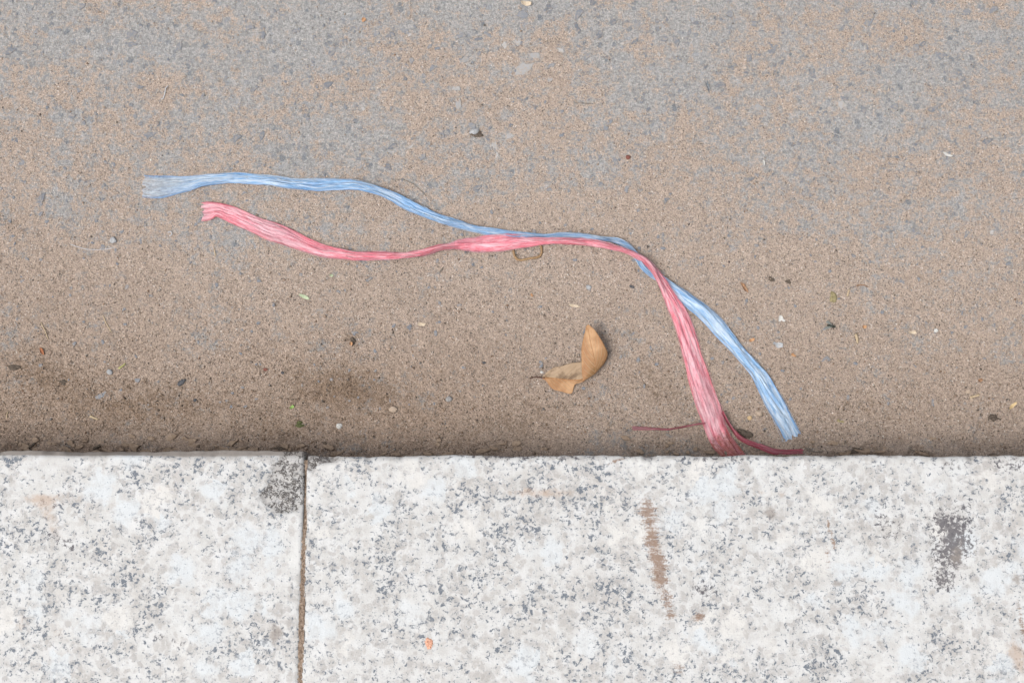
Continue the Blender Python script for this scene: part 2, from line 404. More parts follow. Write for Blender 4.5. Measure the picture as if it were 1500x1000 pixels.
tag(obj('fine_aggregate', m, M['aggregate'], road), kind='stuff')

# ------------------------------------------------------------------ loose sand grains (uncountable)
N_IN, N_OUT = 150000, 30000
px = np.concatenate([RNG.uniform(-40, 1540, N_IN * 2), np.zeros(0)]); py = RNG.uniform(-30, 690, N_IN * 2)
dX = (px - 750) * PXM / DIST; dV = (500 - py) * PXM / DIST
dy_ = dV * CT + ST; dz_ = dV * ST - CT; tt = -CAM.z / dz_
gx = CAM.x + dX * tt; gy = CAM.y + dy_ * tt
acc = (RNG.random(len(gx)) < (.26 + .50 * np.clip(sand_mask(gx, gy), 0, 1) ** 1.5 + .35 * soil_mask(gx, gy)) * (.45 + .55 * sstep(100, 520, py))) & (gy > KY + .0005)
gx, gy = gx[acc][:N_IN], gy[acc][:N_IN]
ox = RNG.uniform(-1.5, 1.5, N_OUT); oy = RNG.uniform(KY, 1.3, N_OUT)
k = ~((np.abs(ox) < .6) & (oy < .42)); gx = np.concatenate([gx, ox[k]]); gy = np.concatenate([gy, oy[k]])
n_g = 2600; qx = RNG.uniform(-.58, .58, n_g); qy = KY + .012 + np.abs(RNG.normal(0, .07, n_g)); n_b = len(gx)
gx = np.concatenate([gx, qx]); gy = np.concatenate([gy, qy])
n = len(gx)
rad = np.clip(RNG.lognormal(math.log(.00033), .45, n), .0002, .0015)
rad[n_b:] = RNG.uniform(.0006, .00135, n_g) * RNG.uniform(.7, 1.1, n_g)
octa = np.array([(1, 0, 0), (-1, 0, 0), (0, 1, 0), (0, -1, 0), (0, 0, 1), (0, 0, -1)], float)
of = np.array([(0, 2, 4), (2, 1, 4), (1, 3, 4), (3, 0, 4), (2, 0, 5), (1, 2, 5), (3, 1, 5), (0, 3, 5)])
V = octa[None] * RNG.uniform(.65, 1.35, (n, 6, 1)) + RNG.uniform(-.3, .3, (n, 6, 3))
a = RNG.uniform(0, 6.283, n); ca, sa = np.cos(a)[:, None], np.sin(a)[:, None]
V = np.stack([V[..., 0] * ca - V[..., 1] * sa, V[..., 0] * sa + V[..., 1] * ca, V[..., 2] * .8], -1) * rad[:, None, None]
V[..., 0] += gx[:, None]; V[..., 1] += gy[:, None]; V[..., 2] += (ground_h(gx, gy) + rad * .55 + .0002)[:, None]
pal = np.array([(.30, .238, .188), (.36, .295, .242), (.235, .178, .137), (.27, .245, .225), (.52, .49, .45), (.075, .062, .053), (.18, .115, .078), (.21, .215, .225)])
pi = RNG.choice(len(pal), n, p=[.31, .21, .22, .10, .012, .078, .04, .03])
tint = pal[pi] * RNG.uniform(.8, 1.2, (n, 1))
drk = soil_mask(gx, gy)[:, None]; tint = tint * (1 - .40 * drk); gpx, gpy = to_px(gx, gy); tint = tint * (1 - np.array([.12, .18, .24]) * (sstep(360, 640, gpy) * (1 - .5 * sstep(520, 1150, gpx)))[:, None])
me = np_mesh('sand_grains', V.reshape(-1, 3), (of[None] + (np.arange(n) * 6)[:, None, None]).reshape(-1, 3))
add_col(me, 'tint', np.repeat(tint, 6, 0))
tag(obj('sand_grains', me, M['grain']), 'loose tan sand and grit scattered over the grey road', 'sand', kind='stuff')

# ------------------------------------------------------------------ kerb of granite slabs
kerb = tag(empty('kerb', (0, KY, 0)), kind='structure')
def slab(x0, x1, depth, front_ch, shift, seed, stains=None, chipped=False, step=.0024, corner=None):
    """one granite slab: a grid folded down over its four sides, with an uneven worn front edge"""
    xi = np.arange(x0 + .0012, x1 - .0012, step); yi = np.arange(.0012, depth, step)
    zs = [-.16, -.06, -.02, -.008]
    xa = np.concatenate([[x0] * 4, [x0 + .0001], xi, [x1 - .0001], [x1] * 4]); xz = np.array(zs + [0] * (len(xi) + 2) + zs[::-1])
    ya = np.concatenate([[0] * 4, [.0001], yi, [depth - .0001], [depth] * 4]); yz = np.array(zs + [0] * (len(yi) + 2) + zs[::-1])
    XX, DD = np.meshgrid(xa, ya); ZZ = np.minimum(*np.meshgrid(xz, yz))
    de = np.minimum(XX - x0, x1 - XX)
    wob = (fbm(XX * 25, XX * 0 + seed, seed, 4) - .5) * .0030 + (fbm(XX * 130, XX * 0 + seed, seed + 3, 2) - .5) * .0013
    ch = front_ch * (.8 + .4 * fbm(XX * 18, XX * 0 + 3., seed + 9, 3))
    drop = np.clip(ch - DD, 0, None) * .95 + np.clip(.0022 - de, 0, None) * .8
    drop = drop + np.clip(.0055 - DD, 0, None) * 1.1 * sstep(.60, .72, fbm(XX * 42, XX * 0 + 1.7, seed + 23, 3)) + np.clip(.0035 - de, 0, None) * 1.0 * sstep(.55, .7, fbm(DD * 50, XX * 3, seed + 27, 3))
    top = ZZ > -.001
    ZZ = np.where(top, -drop + (fbm(XX * 60, DD * 60, seed + 5, 3) - .5) * .0009, ZZ - np.where(ZZ > -.05, front_ch * .9, 0))
    YY = KY - DD - wob * np.exp(-DD / .006) * -1
    px_, py_ = to_px(XX, YY, KTOP)
    at = dict(tan=np.zeros_like(XX), rust=np.zeros_like(XX), grime=np.zeros_like(XX), clay=np.zeros_like(XX), edge=np.zeros_like(XX), chip=np.zeros_like(XX))
    at['edge'] = np.where(top, sstep(ch + .0004, ch * .6, DD) * (1 if front_ch > .004 else .35), 1.0)
    at['grime'] += .40 * np.exp(-de / .003) * (.3 + fbm(DD * 30, XX * 30, seed + 13, 3)) + .40 * np.exp(-DD / .004) * sstep(.45, .7, fbm(XX * 14, XX * 0, seed + 17, 3))
    at['tan'] += .35 * np.exp(-de / .006)
    for (kind, cx, cy, rx, ry, ang, amt) in (stains or []):
        at[kind] += amt * ell(px_, py_, cx, cy, rx, ry, ang)
    if chipped:
        c = np.clip(1.5 * ell(px_, py_, 428, 705, 30, 42, 12) + 1.1 * ell(px_, py_, 405, 738, 24, 14, 20) + 1.0 * ell(px_, py_, 440, 690, 14, 40), 0, 1)
        at['chip'] = c * top
        ZZ = ZZ - np.where(top, .0026 * sstep(.35, .7, c) * (.5 + fbm(XX * 220, DD * 220, 91, 2)), 0)
    if corner is not None:
        cx, cy = corner
        c = np.clip(1.3 * ell(px_, py_, cx + 12, cy, 34, 7, -3) + 1.2 * ell(px_, py_, cx, cy + 5, 8, 14), 0, 1); at['chip'] = np.maximum(at['chip'], c * .8 * top); at['grime'] += .7 * c
        ZZ = ZZ - np.where(top, .004 * sstep(.3, .8, c), 0)
    me = np_mesh('kerb_slab', np.stack([XX, YY - KY, ZZ + KTOP], -1).reshape(-1, 3), grid_faces(len(ya), len(xa))[:, ::-1], True)
    for k, v in at.items(): add_float(me, k, v)
    return obj('kerb_slab', me, mat_granite('granite', shift), kerb)
JX = on_z(445, 780, KTOP).x
st_left = [('tan', 70, 738, 60, 12, 0, .7), ('tan', 75, 770, 14, 40, -25, .7), ('clay', 403, 936, 13, 18, 20, 1.0), ('grime', 403, 936, 14, 19, 20, .3), ('grime', 90, 800, 26, 8, 35, .7),
           ('tan', 30, 920, 30, 20, 20, .5), ('tan', 250, 725, 50, 8, 0, .5), ('clay', 150, 930, 30, 12, 0, .45), ('tan', 85, 935, 16, 12, 0, .6), ('grime', 250, 945, 30, 14, 10, .35)]
st_right = [('rust', 947, 748, 15, 18, -8, .8), ('rust', 955, 790, 14, 30, -8, .72), ('rust', 966, 835, 13, 28, -8, .95), ('rust', 979, 888, 10, 28, -14, .75),
            ('tan', 960, 815, 15, 95, -8, .7), ('rust', 1214, 770, 2.5, 16, -14, 1.0), ('rust', 1221, 795, 3, 10, -14, 1.0), ('rust', 1213, 815, 4, 22, -6, .55),
            ('clay', 1402, 812, 12, 26, 16, .8), ('grime', 1395, 797, 27, 52, 14, 1.15), ('grime', 1380, 850, 14, 10, 0, .7), ('grime', 1300, 770, 30, 26, 40, .45),
            ('grime', 1375, 760, 22, 14, 40, .6), ('clay', 1129, 752, 11, 12, 0, 1.1), ('clay', 1225, 855, 14, 8, -10, .75), ('grime', 1030, 865, 20, 14, 0, .65), ('rust', 1025, 902, 8, 6, 0, 1.0),
            ('tan', 1022, 905, 16, 8, 0, .7), ('tan', 790, 721, 70, 9, 2, .85), ('tan', 560, 715, 60, 8, 0, .35), ('tan', 1130, 722, 60, 10, 4, .55), ('rust', 900, 676, 16, 2.0, -22, .85),
            ('tan', 1490, 960, 16, 30, -20, 1.0), ('rust', 1497, 915, 4, 30, -10, .9), ('clay', 1489, 848, 9, 9, 0, .9), ('grime', 820, 670, 70, 3.5, 0, .75), ('grime', 1480, 680, 40, 14, 0, .5),
            ('grime', 1390, 680, 30, 8, 0, .45), ('grime', 720, 668, 60, 3, 0, .6), ('rust', 993, 975, 10, 12, 0, .5), ('grime', 1050, 672, 60, 4, 0, .5), ('clay', 860, 890, 40, 20, 0, .3)]
slab(JX + .0012, JX + 1.02, .36, .0030, (3.1, .7, 0), 5, st_right, False, .0024, (455, 672))
left_slab = slab(JX - 1.02, JX - .0012, .36, .0066, (0, 0, 0), 2, st_left, True)
left_slab.location.y = .0052
s2 = slab(JX + 1.024, JX + 2.04, .36, .0035, (7.3, 2.2, 0), 8, None, False, .006)
s3 = slab(JX - 2.04, JX - 1.024, .36, .0035, (1.9, 4.2, 0), 12, None, False, .006)
# joint filler: a gritty strip sunk between the slabs
def filler(xc, w=.0038):
    yy = np.linspace(-.36, -.004, 160); xx = np.linspace(-w / 2 - .001, w / 2 + .001, 7)
    A, B = np.meshgrid(xx, yy)
    Zf = KTOP - .0012 + (_hash(np.round(A * 9e4), np.round(B * 9e4), 77) - .5) * .0022 + .0018 * np.clip(vn(B * 45, A * 0, 4) - .3, 0, 1)
    Zf = Zf - .006 * sstep(-.09, -.03, B)
    m = np_mesh('joint_filler', np.stack([A + xc, B, Zf], -1).reshape(-1, 3), grid_faces(160, 7), True)
    return obj('joint_filler', m, M['mortar'], kerb)
for xc in (JX, JX + 1.022, JX - 1.022): filler(xc)
# pavement behind the kerb
t = NT('pavement_concrete'); oc = t.objco(); n_ = t.noise(oc, 40, 6, .7).outputs[0]
t.col(t.mix(n_, (.24, .225, .205), (.36, .34, .31)), .93, .15); t.bump(t.noise(oc, 400, 3).outputs[0], .001, .7); M['pave'] = t.m
bm = bmesh.new(); bmesh.ops.create_grid(bm, x_segments=2, y_segments=2, size=1)
for v in bm.verts: v.co = Vector((v.co.x * 60, KY - .362 - (1 - v.co.y) * 30, KTOP - .004))
m = bpy.data.meshes.new('pavement'); bm.to_mesh(m); bm.free()
tag(obj('pavement', m, M['pave']), kind='structure')

# ------------------------------------------------------------------ plastic ribbons
def mat_plastic(name, deep, mid, pale, white, dirt=(.25, .195, .155)):
    t = NT(name)
    uv = t.n('UVMap', uv_map='UVMap').outputs[0]
    def streak(su, sv, d=4, r=.6, off=0.):
        mp = t.n('Mapping'); mp.inputs['Scale'].default_value = (su, sv, 1); mp.inputs['Location'].default_value = (off, off, .43); t.l(uv, mp.inputs[0])
        return t.noise(mp.outputs[0], 1.0, d, r, .15).outputs[0]
    s1 = streak(17, 48, 5, .68); s2 = streak(46, 120, 4, .68, 3.3); s3 = streak(5, 34, 4, .6, 8.1); cr = streak(12, 330, 3, .65, 5.)
    c = t.mix(t.ramp(s1, .28, .58), deep, mid)
    c = t.mix(t.math('MULTIPLY', t.ramp(s2, .46, .70), .65), c, pale)
    c = t.mix(t.math('MULTIPLY', t.ramp(s3, .42, .62), .72), c, pale)  # broad paler film, with fold shading and whitish highlights painted in
    c = t.mix(t.math('MULTIPLY', t.ramp(cr, .55, .72), .28), c, pale)
    sx = t.n('SeparateXYZ'); t.l(uv, sx.inputs[0])
    edge = t.ramp(t.math('ADD', t.math('ABSOLUTE', t.math('SUBTRACT', sx.outputs[0], .5)), t.math('MULTIPLY', t.math('SUBTRACT', s1, .5), .22)), .33, .50)
    c = t.mix(t.math('MULTIPLY', edge, .55), c, deep)
    c = t.mix(t.math('MULTIPLY', t.math('MULTIPLY', t.attr('sheer'), t.math('SUBTRACT', 1.0, edge)), .85, True), c, white)
    dn = t.noise(t.n('NewGeometry').outputs['Position'], 380, 4, .7).outputs[0]
    da = t.attr('dirt')
    dm = t.ramp(t.math('ADD', da, t.math('MULTIPLY', t.math('SUBTRACT', dn, .5), 1.4)), .35, .95)
    c = t.mix(t.math('MULTIPLY', dm, .9), c, dirt)
    t.col(c, .42, .4)
    tr = t.n('BsdfTranslucent'); t.put(tr.inputs[0], c)
    mx = t.n('MixShader'); mx.inputs[0].default_value = .25; t.l(t.p.outputs[0], mx.inputs[1]); t.l(tr.outputs[0], mx.inputs[2])
    tp = t.n('BsdfTransparent')
    sh = t.attr('sheer')
    k = t.math('MULTIPLY', sh, t.ramp(t.math('ADD', t.math('MULTIPLY', s2, .7), t.math('MULTIPLY', dn, .3)), .70, .36, .15, .85), True)
    m2 = t.n('MixShader'); t.l(k, m2.inputs[0]); t.l(mx.outputs[0], m2.inputs[1]); t.l(tp.outputs[0], m2.inputs[2])
    t.l(m2.outputs[0], t.out.inputs[0])
    t.bump(t.math('ADD', s2, t.math('MULTIPLY', cr, .5)), .0008, .8)
    return t.m
M['blue'] = mat_plastic('blue_plastic', (.052, .195, .46), (.215, .400, .635), (.58, .66, .74), (.49, .52, .545))
M['pink'] = mat_plastic('pink_plastic', (.44, .050, .080), (.74, .210, .275), (.78, .55, .60), (.62, .40, .455), (.27, .075, .055))
M['crimson'] = mat_plastic('crimson_plastic', (.25, .022, .05), (.36, .055, .09), (.46, .20, .24), (.4, .25, .28), (.20, .10, .08))
M['blue_fibre'] = plain('blue_fibre', (.28, .40, .57), (.46, .53, .61), .5, 60)
M['pink_fibre'] = plain('pink_fibre', (.52, .19, .25), (.60, .40, .45), .5, 60)

def resample(rows, m):
    """Catmull-Rom through rows of values, m samples evenly spaced along columns 0..1"""
    P = np.asarray(rows, float); n = len(P)
    Q = np.vstack([2 * P[0] - P[1], P, 2 * P[-1] - P[-2]])
    tt = np.linspace(0, n - 1, 6000); i = np.minimum(tt.astype(int), n - 2); f = (tt - i)[:, None]
    a, b, c, d = Q[i], Q[i + 1], Q[i + 2], Q[i + 3]
    S = .5 * ((2 * b) + (c - a) * f + (2 * a - 5 * b + 4 * c - d) * f ** 2 + (3 * b - a - 3 * c + d) * f ** 3)
    L = np.concatenate([[0], np.cumsum(np.hypot(np.diff(S[:, 0]), np.diff(S[:, 1])))])
    w = np.linspace(0, L[-1], m)
    return np.stack([np.interp(w, L, S[:, k]) for k in range(S.shape[1])], 1), w
class Ribbon:
    def __init__(s, rows, m, nat, seed):
        w = []
        for r in rows:
            p = G(r[0], r[1]); w.append((p.x, p.y, r[2] * scale_at(r[0], r[1]), r[3], r[4], r[5]))
        A, s.L = resample(w, m); s.m = m; s.seed = seed; s.nat = nat * PXM
        s.c = A[:, :2]; s.w = np.clip(A[:, 2], .002, None); s.z = A[:, 3]; s.sheer = np.clip(A[:, 4], 0, 1); s.dirt = np.clip(A[:, 5], 0, 1)
        T = np.gradient(s.c, axis=0); T /= np.linalg.norm(T, axis=1)[:, None]; s.T = T; s.N = np.stack([-T[:, 1], T[:, 0]], 1)
    def point(s, i, sv, lift=0.0):
        """i index array (float ok as int), sv cross position -1..1; arrays of one shape"""
        L = s.L[i]; w = s.w[i]; b = np.clip(s.nat / w, .6, 3.2)
        wv = w * .5 * (1 + .17 * (vn(L / .021, sv * 0 + np.sign(sv), s.seed + 2) - .5))
        x = s.c[i, 0] + s.N[i, 0] * wv * sv; y = s.c[i, 1] + s.N[i, 1] * wv * sv
        tw = .5 * (vn(L / .07, L * 0, s.seed + 8) - .5)
        fold = (vn(sv * 2.6 + tw * 5, L / .030, s.seed) - .35) * .0036 * b + (vn(sv * 7 + tw * 11, L / .016, s.seed + 1) - .5) * .0024 * np.minimum(b, 2)
        wrk = (vn(sv * 3 + L / .011, L / .0045, s.seed + 5) - .5) * .0012
        z = ground_h(x, y) + .0014 + s.z[i] + (1 - sv ** 2) * .0010 * b + np.clip(fold, -.0004, None) + wrk + lift
        return x, y, z
    def sheet(s, name, mat, parent, n=44, c=None, hw=None, i0=0, i1=None, lift=0.0, jag=.004, seed=0):
        i1 = i1 or s.m; idx = np.arange(i0, i1); I, U = np.meshgrid(idx, np.linspace(-1, 1, n), indexing='ij')
        if c is None: SV = U.copy()
        else: SV = np.clip(c[I] + hw[I] * U, -1.03, 1.03)
        x, y, z = s.point(I, SV, lift)
        if jag:
            e0 = np.clip(1 - (I - i0) / 10., 0, 1); e1 = np.clip(1 - (i1 - 1 - I) / 10., 0, 1)
            j = (fbm(SV * 4 + 9, SV * 0 + seed, s.seed + 31, 3) - .5) * 2 * jag
            x += s.T[I, 0] * j * (e1 - e0); y += s.T[I, 1] * j * (e1 - e0)
        me = np_mesh(name, np.stack([x, y, z], -1).reshape(-1, 3), grid_faces(len(idx), n), True)
        add_float(me, 'sheer', s.sheer[I]); add_float(me, 'dirt', s.dirt[I]); add_uv(me, SV * .5 + .5, s.L[I])
        return obj(name, me, mat, parent)
    def fibres(s, mat, parent, count, rng, rad=.00013):
        V = []; F = []; k0 = 0
        for k in range(count):
            ln = rng.integers(30, 150); a = rng.integers(35 if rng.random() < .85 else -20, s.m - 60); idx = np.arange(max(a, 0), min(a + ln, s.m))
            if len(idx) < 12: continue
            edge = rng.random() < .3; s0 = rng.choice([-1, 1]) * rng.uniform(.9, 1.0) if edge else rng.uniform(-.95, .95)
            t = np.linspace(0, 1, len(idx)); sv = s0 + (vn(t * 3, t * 0 + k, 500 + s.seed) - .5) * 1.1
            if not edge: sv = np.clip(sv, -.98, .98)
            else: sv = np.clip(sv, -1.10, 1.10)
            x, y, z = s.point(idx, sv, .0003)
            if edge: z = z + .0003
            else: z = z + .0009 * np.sin(t * math.pi) * rng.random()
            if rng.random() < .25:
                e = np.clip(t - .75, 0, 1) / .25; off = rng.uniform(-.002, .002); x += s.N[idx, 0] * off * e; y += s.N[idx, 1] * off * e
            Pn = np.stack([x, y, z], 1); r = rad * rng.uniform(.7, 1.5); nI = len(idx)
            ring = []
            for q in range(3):
                an = q * 2.094; ring.append(Pn + np.stack([s.N[idx, 0] * math.cos(an) * r, s.N[idx, 1] * math.cos(an) * r, np.full(nI, math.sin(an) * r)], 1))
            V.append(np.stack(ring, 1).reshape(-1, 3)); b = np.arange(nI - 1)[:, None] * 3 + k0
            for q in range(3):
                q2 = (q + 1) % 3; F.append(np.concatenate([b + q, b + q2, b + 3 + q2, b + 3 + q], 1))
            k0 += nI * 3
        me = np_mesh('fibres', np.concatenate(V), np.concatenate(F), True)
        return tag(obj('fibres', me, mat, parent), kind='stuff')

#            px   py    w   z     sheer dirt
blue_rows = [(211, 275, 35, .000, .85, .35), (228, 275, 34, .000, .75, .25), (250, 273, 31, .000, .60, .15), (275, 270, 25, .0005, .35, .1), (300, 265, 18, .001, .1, .05), (340, 262, 16, .001, 0, 0),
             (367, 263, 16, .001, 0, 0), (393, 265, 15, .001, 0, 0), (420, 269, 16, .001, 0, 0), (460, 272, 17, .001, 0, 0), (490, 272, 16, .0015, 0, 0), (518, 272, 14, .002, 0, 0),
             (540, 277, 12, .0025, 0, 0), (567, 286, 13, .002, 0, 0), (592, 298, 16, .0015, 0, 0), (620, 312, 14, .001, 0, 0), (647, 322, 13, .001, 0, 0), (673, 329, 11, .001, 0, 0),
             (700, 338, 10, .001, 0, 0), (727, 342, 12, .001, 0, 0), (755, 346, 13, .001, 0, 0), (780, 347, 10, .0005, 0, 0), (800, 347, 7, .001, 0, 0), (827, 345, 7, .001, 0, 0), (860, 348, 7, .001, 0, 0),
             (887, 352, 6, .001, 0, 0), (905, 355, 7, .001, 0, 0), (920, 363, 8, .001, 0, 0), (932, 376, 9, .0005, 0, 0), (943, 393, 10, .0005, 0, 0), (956, 403, 11, .0, 0, 0), (968, 409, 10, .0, 0, 0),
             (982, 419, 10, .0, 0, 0), (995, 431, 15, .001, 0, 0), (1010, 443, 20, .001, 0, 0), (1028, 456, 22, .001, .05, 0), (1046, 473, 23, .001, .05, 0), (1064, 495, 21, .001, 0, 0), (1081, 515, 18, .001, 0, 0),
             (1094, 530, 17, .001, 0, 0), (1110, 549, 22, .001, .05, 0), (1123, 571, 27, .001, .08, .05), (1136, 594, 26, .001, .1, .05), (1147, 614, 25, .001, .15, .1), (1161, 640, 25, .0005, .15, .12)]
pink_rows = [(297, 311, 30, .001, .55, .2), (307, 310, 29, .002, .35, .1), (320, 309, 21, .003, .2, .05), (340, 315, 25, .002, .15, .05), (367, 327, 26, .0015, .2, .05), (393, 338, 27, .0015, .45, .1), (420, 347, 27, .001, .45, .1),
             (447, 359, 22, .001, .2, .05), (473, 368, 19, .001, .1, .05), (500, 373, 14, .001, 0, 0), (520, 376, 13, .001, 0, 0), (547, 376, 13, .001, 0, 0), (570, 376, 12, .001, 0, 0), (593, 375, 10, .001, 0, 0), (620, 371, 10, .001, 0, 0),
             (645, 364, 8, .001, 0, 0), (660, 362, 10, .001, 0, 0), (676, 360, 16, .002, 0, 0), (700, 359, 22, .002, .1, 0), (727, 358, 24, .004, .1, 0), (753, 356, 21, .004, .08, 0), (780, 354, 16, .003, 0, 0),
             (800, 354, 10, .002, 0, 0), (827, 354, 9, .002, 0, 0), (850, 355, 10, .002, 0, 0), (873, 358, 10, .002, 0, 0), (900, 364, 8, .002, 0, 0), (918, 370, 7, .003, 0, 0), (932, 377, 8, .005, 0, 0), (945, 385, 9, .006, 0, 0), (956, 397, 10, .006, 0, 0), (966, 411, 13, .006, 0, 0),
             (975, 426, 16, .005, 0, 0), (985, 444, 20, .003, 0, 0), (995, 464, 24, .002, .1, .05), (1004, 489, 26, .0015, .2, .1), (1012, 516, 28, .001, .25, .15), (1020, 542, 31, .001, .3, .2), (1028, 568, 34, .001, .5, .25),
             (1036, 592, 36, .001, .45, .2), (1043, 613, 34, .001, .35, .25), (1048, 630, 33, .0015, .1, .35), (1056, 645, 33, .001, .0, .75), (1067, 657, 30, .0005, .05, .85), (1078, 669, 27, .0, .1, .9), (1087, 678, 24, .0, .15, 1.0)]
def build_ribbon(name, label, rows, m, nat, seed, mat, fmat, nl, group=None):
    r = Ribbon(rows, m, nat, seed); p0 = G(rows[0][0], rows[0][1])
    root = tag(empty(name, (0, 0, 0)), label, 'plastic ribbon')
    r.sheet('ribbon_sheet', mat, root)
    rng = np.random.default_rng(seed)
    for k in range(nl):
        a = int(rng.integers(0, m - 120)) if k else 0; b = min(m, a + int(rng.integers(120, 300)))
        t = np.arange(m) / m
        c = (vn(t * 6, t * 0 + k, seed + 70) - .5) * 1.5; fade = np.clip(np.minimum(np.arange(m) - a, b - np.arange(m)) / 45., 0, 1)
        hw = (.16 + .26 * vn(t * 8, t * 0 + k, seed + 71)) * np.sqrt(fade) + .012
        r.sheet('folded_layer', mat, root, 14, c, hw, a, b, .0007 + .0003 * (k % 3), .002, k)
    r.fibres(fmat, root, 130, rng)
    return r, root
rb, blue = build_ribbon('plastic_ribbon', 'frayed pale blue plastic ribbon lying across the sandy road', blue_rows, 640, 20, 301, M['blue'], M['blue_fibre'], 7)
rp, pink = build_ribbon('plastic_ribbon', 'crumpled pink plastic ribbon twisted round the blue one and reaching the kerb', pink_rows, 660, 22, 402, M['pink'], M['pink_fibre'], 8)
def strand(rows, seed, nat):
    r = Ribbon(rows, 160, nat, seed); return r.sheet('loose_strand', M['crimson'], pink, 12, jag=.002)
strand([(1032, 620, 2.6, .003, 0, .2), (1018, 622, 2.4, .001, .1, .3), (990, 627, 2.6, .0, .2, .35), (975, 629, 3.2, .0, .25, .35), (953, 628, 4.5, .0, .4, .4), (926, 627, 7, .0, .5, .45)], 611, 5)
strand([(1056, 604, 4, .003, 0, .0), (1063, 617, 4, .003, 0, .0), (1071, 629, 5, .003, 0, .0), (1081, 641, 6, .003, 0, .05), (1094, 648, 7, .002, 0, .1), (1113, 654, 9, .001, 0, .1), (1132, 661, 9, .001, 0, .1), (1152, 662, 7, .001, 0, .1), (1175, 661, 7, .001, 0, .2)], 633, 11)

# ------------------------------------------------------------------ dry leaf folded over on itself
def mat_leaf():
    t = NT('dry_leaf'); uv = t.n('UVMap', uv_map='UVMap').outputs[0]
    sp = t.n('SeparateXYZ'); t.l(uv, sp.inputs[0]); s = t.math('MULTIPLY', t.math('SUBTRACT', sp.outputs[0], .5), 2.0); v = sp.outputs[1]
    ab = t.math('ABSOLUTE', s)
    oc = t.objco(); n1 = t.noise(oc, 70, 4, .6).outputs[0]; n2 = t.noise(oc, 420, 3, .6).outputs[0]
    c = t.mix(t.ramp(n1, .3, .7), (.27, .135, .060), (.42, .255, .135))
    # weathered pale half on the base side
    pm = t.math('MULTIPLY', t.ramp(s, -.06, .04), t.ramp(v, .55, .48))
    c = t.mix(pm, c, t.mix(t.ramp(n1, .38, .56), (.135, .088, .054), (.31, .225, .148)))
    brn = t.math('MULTIPLY', t.ramp(v, .56, .64), t.ramp(v, .80, .68))
    c = t.mix(t.math('MULTIPLY', brn, t.math('MULTIPLY', t.ramp(n1, .35, .6), .8)), c, (.17, .090, .035))
    # side veins run forward from the midrib
    ph = t.math('SUBTRACT', t.math('MULTIPLY', v, 17.), t.math('MULTIPLY', ab, 3.2))
    fr = t.math('ABSOLUTE', t.math('SUBTRACT', t.math('FRACT', ph), .5))
    vein = t.math('MULTIPLY', t.ramp(fr, .10, .0), t.ramp(ab, 1.0, .7))
    c = t.mix(t.math('MULTIPLY', vein, .8), c, (.42, .30, .19))
    spots = t.ramp(t.noise(oc, 900, 2).outputs[0], .70, .76); c = t.mix(t.math('MULTIPLY', spots, .6), c, (.10, .05, .025))
    t.col(c, .6, .3)
    tr = t.n('BsdfTranslucent'); t.put(tr.inputs[0], c); mx = t.n('MixShader'); mx.inputs[0].default_value = .15
    t.l(t.p.outputs[0], mx.inputs[1]); t.l(tr.outputs[0], mx.inputs[2]); t.l(mx.outputs[0], t.out.inputs[0])
    t.bump(t.math('ADD', n2, t.math('MULTIPLY', vein, 1.2)), .0006, .6); return t.m
M['leaf'] = mat_leaf()
#        left edge (x,y,z mm)   midrib            right edge
leaf_rows = [((794, 552, 2), (794, 553, 2), (794, 554, 2)),
             ((801, 545, 3.5), (801, 553, 2), (800, 558, 2.5)),
             ((811, 538, 5), (812, 554, 2), (809, 569, 3)),
             ((822, 536, 6), (824, 555, 2), (822, 573, 2.5)),
             ((835, 532, 7), (836, 556, 2), (837, 576, 2.5)),
             ((850, 530, 6), (850, 556, 2.5), (841, 564, 5)),
             ((868, 530, 4), (861, 552, 3.5), (848, 561, 6)),
             ((880, 536, 5), (869, 549, 5), (853, 559, 7)),
             ((887, 529, 10), (872.5, 545, 9), (854, 557, 10)),
             ((890, 517, 16), (872, 534, 14), (852.5, 546, 12)),
             ((885, 505, 21), (869, 518, 18), (852, 530, 14)),
             ((877, 491, 24), (865, 501, 21), (852, 509, 16)),
             ((870, 482, 26), (862.5, 488, 23), (856, 490, 19)),
             ((862, 475, 27), (860.5, 476, 26.5), (859, 477, 26))]
lp = G(830, 556); lroot = tag(empty('fallen_leaf', (lp.x, lp.y, lp.z)), 'dry brown leaf folded over on itself, lying on the sand', 'leaf')
def leaf_pt(v):
    p = on_z(v[0], v[1], v[2] * .001 + lp.z); return (p.x, p.y, p.z)
rowsL = np.array([[leaf_pt(q) for q in r] for r in leaf_rows])
nr = len(rowsL); Q = np.concatenate([[2 * rowsL[0] - rowsL[1]], rowsL, [2 * rowsL[-1] - rowsL[-2]]])
tt = np.linspace(0, nr - 1, 110); i = np.minimum(tt.astype(int), nr - 2); f = (tt - i)[:, None, None]
a, b, c, d = Q[i], Q[i + 1], Q[i + 2], Q[i + 3]
S = .5 * (2 * b + (c - a) * f + (2 * a - 5 * b + 4 * c - d) * f ** 2 + (3 * b - a - 3 * c + d) * f ** 3)
su = np.linspace(-1, 1, 33)
l0, m0, r0 = S[:, 0], S[:, 1], S[:, 2]
SS = su[None, :, None]
P3 = np.where(SS < 0, m0[:, None] + (r0 - m0)[:, None] * (-SS), m0[:, None] + (l0 - m0)[:, None] * SS)
wv_ = (vn(tt[:, None] * 1.1, su[None] * 1.5, 77) - .5) * .0022 * np.abs(su[None]) + np.abs(su[None]) * (1 - np.abs(su[None])) * .002
P3[..., 2] += wv_
lc = np.array(lp)
me = np_mesh('blade', P3.reshape(-1, 3) - lc, grid_faces(110, 33), True)
add_uv(me, np.repeat(su[None] * .5 + .5, 110, 0), np.repeat(tt[:, None] / (nr - 1), 33, 1))
blade = obj('blade', me, M['leaf'], lroot)
